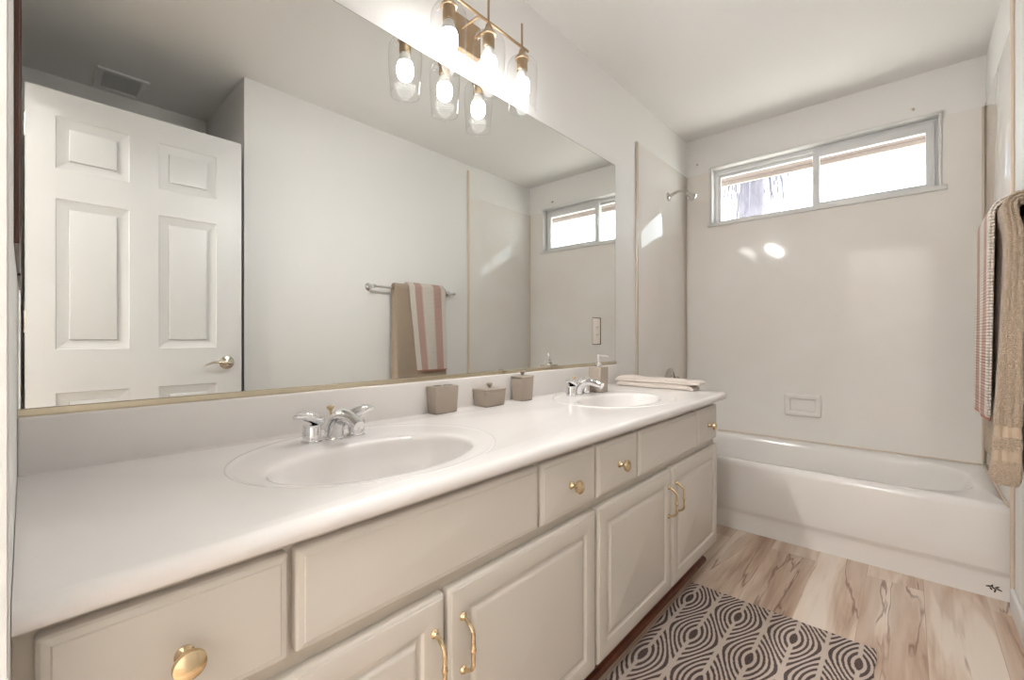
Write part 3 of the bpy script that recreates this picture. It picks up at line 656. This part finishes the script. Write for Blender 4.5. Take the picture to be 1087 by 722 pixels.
# ------------------------------------------------------------------ towels
def layered_sweep(path, sec_fn, mb):
    """path: list of (x, z); sec_fn(i, s) -> list of (y, thickness offset); normal points to the left of travel"""
    P = [Vector((x, 0, z)) for x, z in path]; lp = []
    S = [0]
    for a, b_ in zip(P, P[1:]): S.append(S[-1]+(b_-a).length)
    for i, p in enumerate(P):
        d = (P[min(i+1, len(P)-1)]-P[max(i-1, 0)]).normalized(); nrm = Vector((-d.z, 0, d.x))
        lp.append([Vector((p.x+nrm.x*t, y, p.z+nrm.z*t)) for y, t in sec_fn(i, S[i], S)])
    return mb.rings(lp, True, True), S
def towel_path(xb, zb, r, zf, zk, lean_f, lean_b, step, pinch=0.):
    q = lambda z: pinch*min(1, max(0, (zb-.004-z)/.07))
    pts = []; k = int((zb-zf)/step)
    for i in range(k): u = i/k; z_ = zf+(zb-zf)*u; pts.append((xb-r+q(z_)-lean_f*(1-u)**1.5, z_))
    for i in range(13): a = PI-PI*i/12; pts.append((xb+r*math.cos(a), zb+r*math.sin(a)))
    k = int((zb-zk)/step)
    for i in range(1, k+1): u = i/k; z_ = zb-(zb-zk)*u; pts.append((xb+r-q(z_)+lean_b*u**1.5, z_))
    return pts
def sec(y0, y1, t, layers, wob, step=.007):
    """flat folded section whose two side edges show the stacked layers"""
    n = int(.40/step); pts = []; e = t/2/layers
    for k in range(n+1): y = y0+(y1-y0)*k/n; pts.append((y, t/2+wob(y)))
    for l in range(layers):
        zc = t/2-e*(2*l+1)
        for a in (60, 20, -20, -60): r = math.radians(a); zz = zc+e*math.sin(r)*.95; pts.append((y1+e*1.3*math.cos(r), zz+wob(y1)*(.5+zz/t)))
    for k in range(n+1): y = y1-(y1-y0)*k/n; pts.append((y, -t/2))
    for l in range(layers):
        zc = -t/2+e*(2*l+1)
        for a in (-60, -20, 20, 60): r = math.radians(a); zz = zc+e*math.sin(r)*.95; pts.append((y0-e*1.3*math.cos(r), zz+wob(y0)*(.5+zz/t)))
    return pts
XB, ZB = 1.449, 1.378
br_ = thing('towel_bar', (W, 1.99, ZB), 'chrome towel bar on the right wall carrying two towels', 'towel bar')
m = MB(); m.tube([(XB, 1.590, ZB), (XB, 2.276, ZB)], .0085, 16); part('bar_rod', m, M['chrome'], br_)
for y in (1.582, 2.284):
    m = MB(); m.lathe([(.027, 0), (.027, .004), (.021, .010), (.012, .020), (.0105, .050), (.014, .058), (.0155, .068), (.014, .082), (.010, .088), (.002, .090)], (W, y, ZB), (-1, 0, 0), 24); part('bar_mount', m, M['chrome'], br_)
# taupe bath towel
T1 = .027
path = towel_path(XB, ZB, .0090+T1/2, .640, .665, .004, .004, .009, .0112)
def w1(z): return lambda y: .0022*math.sin(y*46+z*1.2)+.0016*math.sin(y*19-z*3)
m = MB(); PT = path
def s1(i, s, S):
    x, z = PT[i]; f = .5+.5*math.cos(PI*max(0, min(1, (z-1.15)/.26)))   # hang free below, straight on the bar
    front = i < len(PT)/2
    band = front and (.700 < z < .733 or .772 < z < .796) ; k = 1 if not band else .90
    endf = min(1, .35+min(i, len(PT)-1-i)*.35)
    wob = w1(z); spread = .006*(1-(z-.64)/.74)
    return sec(1.736-spread, 2.172+spread, T1*k*endf, 3, lambda y: wob(y)*f+.036*(1-f*0)*max(0, min(1, (1.40-z)/.75))*(.5+.5*math.cos(PI*min(1, max(0, (y-1.730)/.10))))*(1 if front else .1))
rows, S = layered_sweep(PT, s1, m); m.bm.faces.ensure_lookup_table()
for f in m.bm.faces:
    c = f.calc_center_median()
    if c.x < XB and (.700 < c.z < .733 or .772 < c.z < .796): f.material_index = 1
rj = random.Random(5)
for v in m.bm.verts: v.co += Vector((rj.uniform(-1, 1), rj.uniform(-1, 1), rj.uniform(-1, 1)))*.0011
tw = m.build('bath_towel', None, None, (XB, 1.96, .64), smooth=70, mats=[M['terry'], M['band']])
tag(tw, 'taupe terry bath towel with woven bands hanging on the towel bar', 'towel')
# striped hand towel over it
T2 = .013; r2 = .0090+T1+.003+T2/2
path = towel_path(XB, ZB, r2, .785, .90, .002, .0, .009); PT2 = path
m = MB()
def s2(i, s, S):
    x, z = PT2[i]; front = i < len(PT2)/2; u = max(0, min(1, (1.36-z)/.58)) if front else 0
    endf = min(1, .5+min(i, len(PT2)-1-i)*.25)
    return sec(1.838+.070*u, 2.150+.018*u, T2*endf, 2, lambda y: (.0026*math.sin(y*38+1)*min(1, u*2)), .006)
rows, S2 = layered_sweep(PT2, s2, m)
uvl = m.bm.loops.layers.uv.new('UVMap')
for f in m.bm.faces:
    for l in f.loops:
        c = l.vert.co; front = c.x < XB; u = max(0, min(1, (1.36-c.z)/.58)) if front else 0
        a, b_ = 1.838+.070*u, 2.150+.018*u; l[uvl].uv = ((c.y-a)/(b_-a), (c.z if front else 2*ZB-c.z))
    c = f.calc_center_median()
    if c.x < XB and c.z < .791: f.material_index = 1
tw = m.build('hand_towel', None, None, (XB, 2.0, .775), smooth=70, mats=[M['stripe'], M['hem']])
tag(tw, 'white waffle hand towel with dusty pink stripes draped over the taupe towel', 'towel')
# folded towel on the counter
ft = thing('folded_towel', (.28, 2.18, TOP), 'cream folded hand towel lying on the right end of the countertop', 'towel')
def fold(mb, x0, x1, y0, y1, z0, h, layers, hump, curl):
    lp = []; n = 44
    for k in range(n+1):
        t = k/n; x = x0+(x1-x0)*t; end = math.sqrt(max(.0, 1-(1-min(1, min(t, 1-t)*n/4))**2)); end = max(.35, end)
        hh = h*(1+hump*math.exp(-((t-.16)/.13)**2)-.12*math.sin(t*7))*end; lift = curl*max(0, (t-.86)/.14)**2
        pts = []
        zc = z0+h*.5*0+lift; ny = 10
        for q in range(ny+1): y = y0+(y1-y0)*q/ny; pts.append((x, y, zc+hh*(1+.06*math.sin(q*.9+k*.25))))
        for l in range(layers):
            for a in (50, 0, -50): r = math.radians(a); pts.append((x, y1+.006*math.cos(r), zc+hh*(1-(l+.5)/layers)+hh/layers*.48*math.sin(r)))
        for q in range(ny+1): y = y1-(y1-y0)*q/ny; pts.append((x, y, zc))
        for l in range(layers):
            for a in (-50, 0, 50): r = math.radians(a); pts.append((x, y0-.006*math.cos(r), zc+hh*((l+.5)/layers)+hh/layers*.48*math.sin(r)))
        lp.append(pts)
    mb.rings(lp, True, True); return mb
part('lower_fold', fold(MB(), .062, .470, 2.130, 2.205, TOP+.0005, .025, 2, .1, 0), M['cream_terry'], ft, 60)
part('upper_fold', fold(MB(), .058, .500, 2.126, 2.206, TOP+.0255, .022, 2, .45, .006), M['cream_terry'], ft, 60)

# ------------------------------------------------------------------ rug
m = MB(); gx0, gx1, gy0, gy1 = .553, 1.150, .96, 1.876; nx, ny = 40, 60; lp = []
for zz, ins in ((.0005, 0), (.004, -.001), (.0065, .003)):
    row = []
    for k in range(nx): row.append((gx0+ins+(gx1-gx0-2*ins)*k/nx, gy0+ins, zz))
    for k in range(ny): row.append((gx1-ins+.002*math.sin(k*.7), gy0+ins+(gy1-gy0-2*ins)*k/ny, zz))
    for k in range(nx): row.append((gx1-ins-(gx1-gx0-2*ins)*k/nx, gy1-ins+.0015*math.sin(k*.9), zz))
    for k in range(ny): row.append((gx0+ins, gy1-ins-(gy1-gy0-2*ins)*k/ny, zz))
    lp.append(row)
m.rings(lp, True, True)
tag(m.build('bath_rug', M['rug'], None, (0, 0, 0), smooth=40), 'beige bath rug with dark brown concentric ogee pattern on the floor before the vanity', 'rug')

# ------------------------------------------------------------------ ceiling vent, wood edged panel by the mirror
vt = thing('ceiling_vent', (2.12, .372, H), 'white ceiling air vent above the open door, seen in the mirror', 'vent')
vx0, vx1, vy0, vy1 = 1.985, 2.255, .262, .482
m = MB()
def ring4(mb, x0, x1, y0, y1, t, z0, z1):
    lp = []
    for ins, z in ((0, z1), (.002, z0+.002), (.010, z0), (t-.004, z0), (t, z0+.006), (t, z1)): lp.append([(x0+ins, y0+ins, z), (x1-ins, y0+ins, z), (x1-ins, y1-ins, z), (x0+ins, y1-ins, z)])
    mb.rings(lp, False, False)
ring4(m, vx0, vx1, vy0, vy1, .03, H-.012, H); part('vent_frame', m, M['trim'], vt, 20)
part('vent_shade', MB().box((vx0+.028, vy0+.028, H-.002), (vx1-.028, vy1-.028, H-.0005)), M['dark'], vt, 0)  # dark sheet put in for the shade of the duct above the slats
for k in range(15):
    x = vx0+.036+k*(vx1-vx0-.072)/14; q = MB(); q._add([(x-.009, vy0+.028, H-.0055), (x-.009, vy1-.028, H-.0055), (x+.008, vy1-.028, H-.002), (x+.008, vy0+.028, H-.002), (x-.0085, vy0+.028, H-.0065), (x-.0085, vy1-.028, H-.0065), (x+.0085, vy1-.028, H-.003), (x+.0085, vy0+.028, H-.003)], [(0, 1, 2, 3), (4, 5, 6, 7), (0, 1, 5, 4), (2, 3, 7, 6), (0, 3, 7, 4), (1, 2, 6, 5)]); part('slat', q, M['trim'], vt, 0)
mc = thing('medicine_cabinet', (.215, YN, NZ0), 'recessed wood edged medicine cabinet on the end wall left of the mirror, seen edge on', 'cabinet')
m = MB(); m.box((NX0+.002, YN-.088, NZ0+.002), (NX1-.002, YN-.001, NZ1-.002)); part('cabinet_box', m, M['cream'], mc, 0)
m = MB()
for x0_, x1_, z0_, z1_ in ((NX0-.006, NX0+.016, NZ0-.008, NZ1+.008), (NX1-.016, NX1+.006, NZ0-.008, NZ1+.008)): m.box((x0_, YN, z0_), (x1_, YN+.005, z1_), .001)
m.box((NX0+.016, YN, NZ0-.008), (NX1-.016, YN+.005, NZ0+.014), .001); m.box((NX0+.016, YN, NZ1-.014), (NX1-.016, YN+.005, NZ1+.008), .001)
part('wood_edge', m, M['woodedge'], mc, 0)
part('cabinet_front', MB().box((NX0+.016, YN-.001, NZ0+.014), (NX1-.016, YN+.003, NZ1-.014), .001), M['cream'], mc, 0)

# ------------------------------------------------------------------ ceiling fill light added in the hall (unseen, behind the camera)
hl = thing('hall_fill', (1.05, -1.1, H), 'round white flush fill light added to the hall ceiling, unseen outside the doorway', 'fill light')
m = MB(); m.lathe([(.17, 0), (.17, -.02), (.16, -.025)], (1.05, -1.1, H), n=32); part('fill_base', m, M['trim'], hl)
m = MB(); m.lathe([(.16, -.022), (.155, -.05), (.12, -.075), (.06, -.088), (.001, -.09)], (1.05, -1.1, H), n=32, cap0=False); part('fill_diffuser', m, mat('fill_glow', (1, .992, .98, 1), .5, emit=HALL_FILL), hl, 60)

# ------------------------------------------------------------------ added uplight brightening the room from the hall (unseen, behind the camera)
fl = thing('fill_uplight', (.55, -1.5, 0), 'bronze uplight added as unseen fill in the hall outside the doorway', 'fill light')
m = MB(); m.lathe([(.14, 0), (.14, .012), (.10, .022), (.02, .03)], (.55, -1.5, 0), n=32); part('fill_base', m, M['bronze'], fl)
part('fill_pole', MB().tube([(.55, -1.5, .028), (.55, -1.5, 1.68)], .011, 14), M['bronze'], fl)
m = MB(); m.lathe([(.02, 1.675), (.10, 1.70), (.16, 1.75), (.18, 1.80), (.175, 1.80), (.155, 1.752), (.02, 1.71)], (.55, -1.5, 0), n=36); part('fill_bowl', m, M['bronze'], fl, 60)
m = MB(); m.lathe([(.001, 1.775), (.148, 1.77), (.150, 1.765), (.001, 1.762)], (.55, -1.5, 0), n=36); part('fill_diffuser', m, mat('fill_uplight_glow', (1, .992, .98, 1), .8, emit=UPLIGHT_FILL), fl, 60)
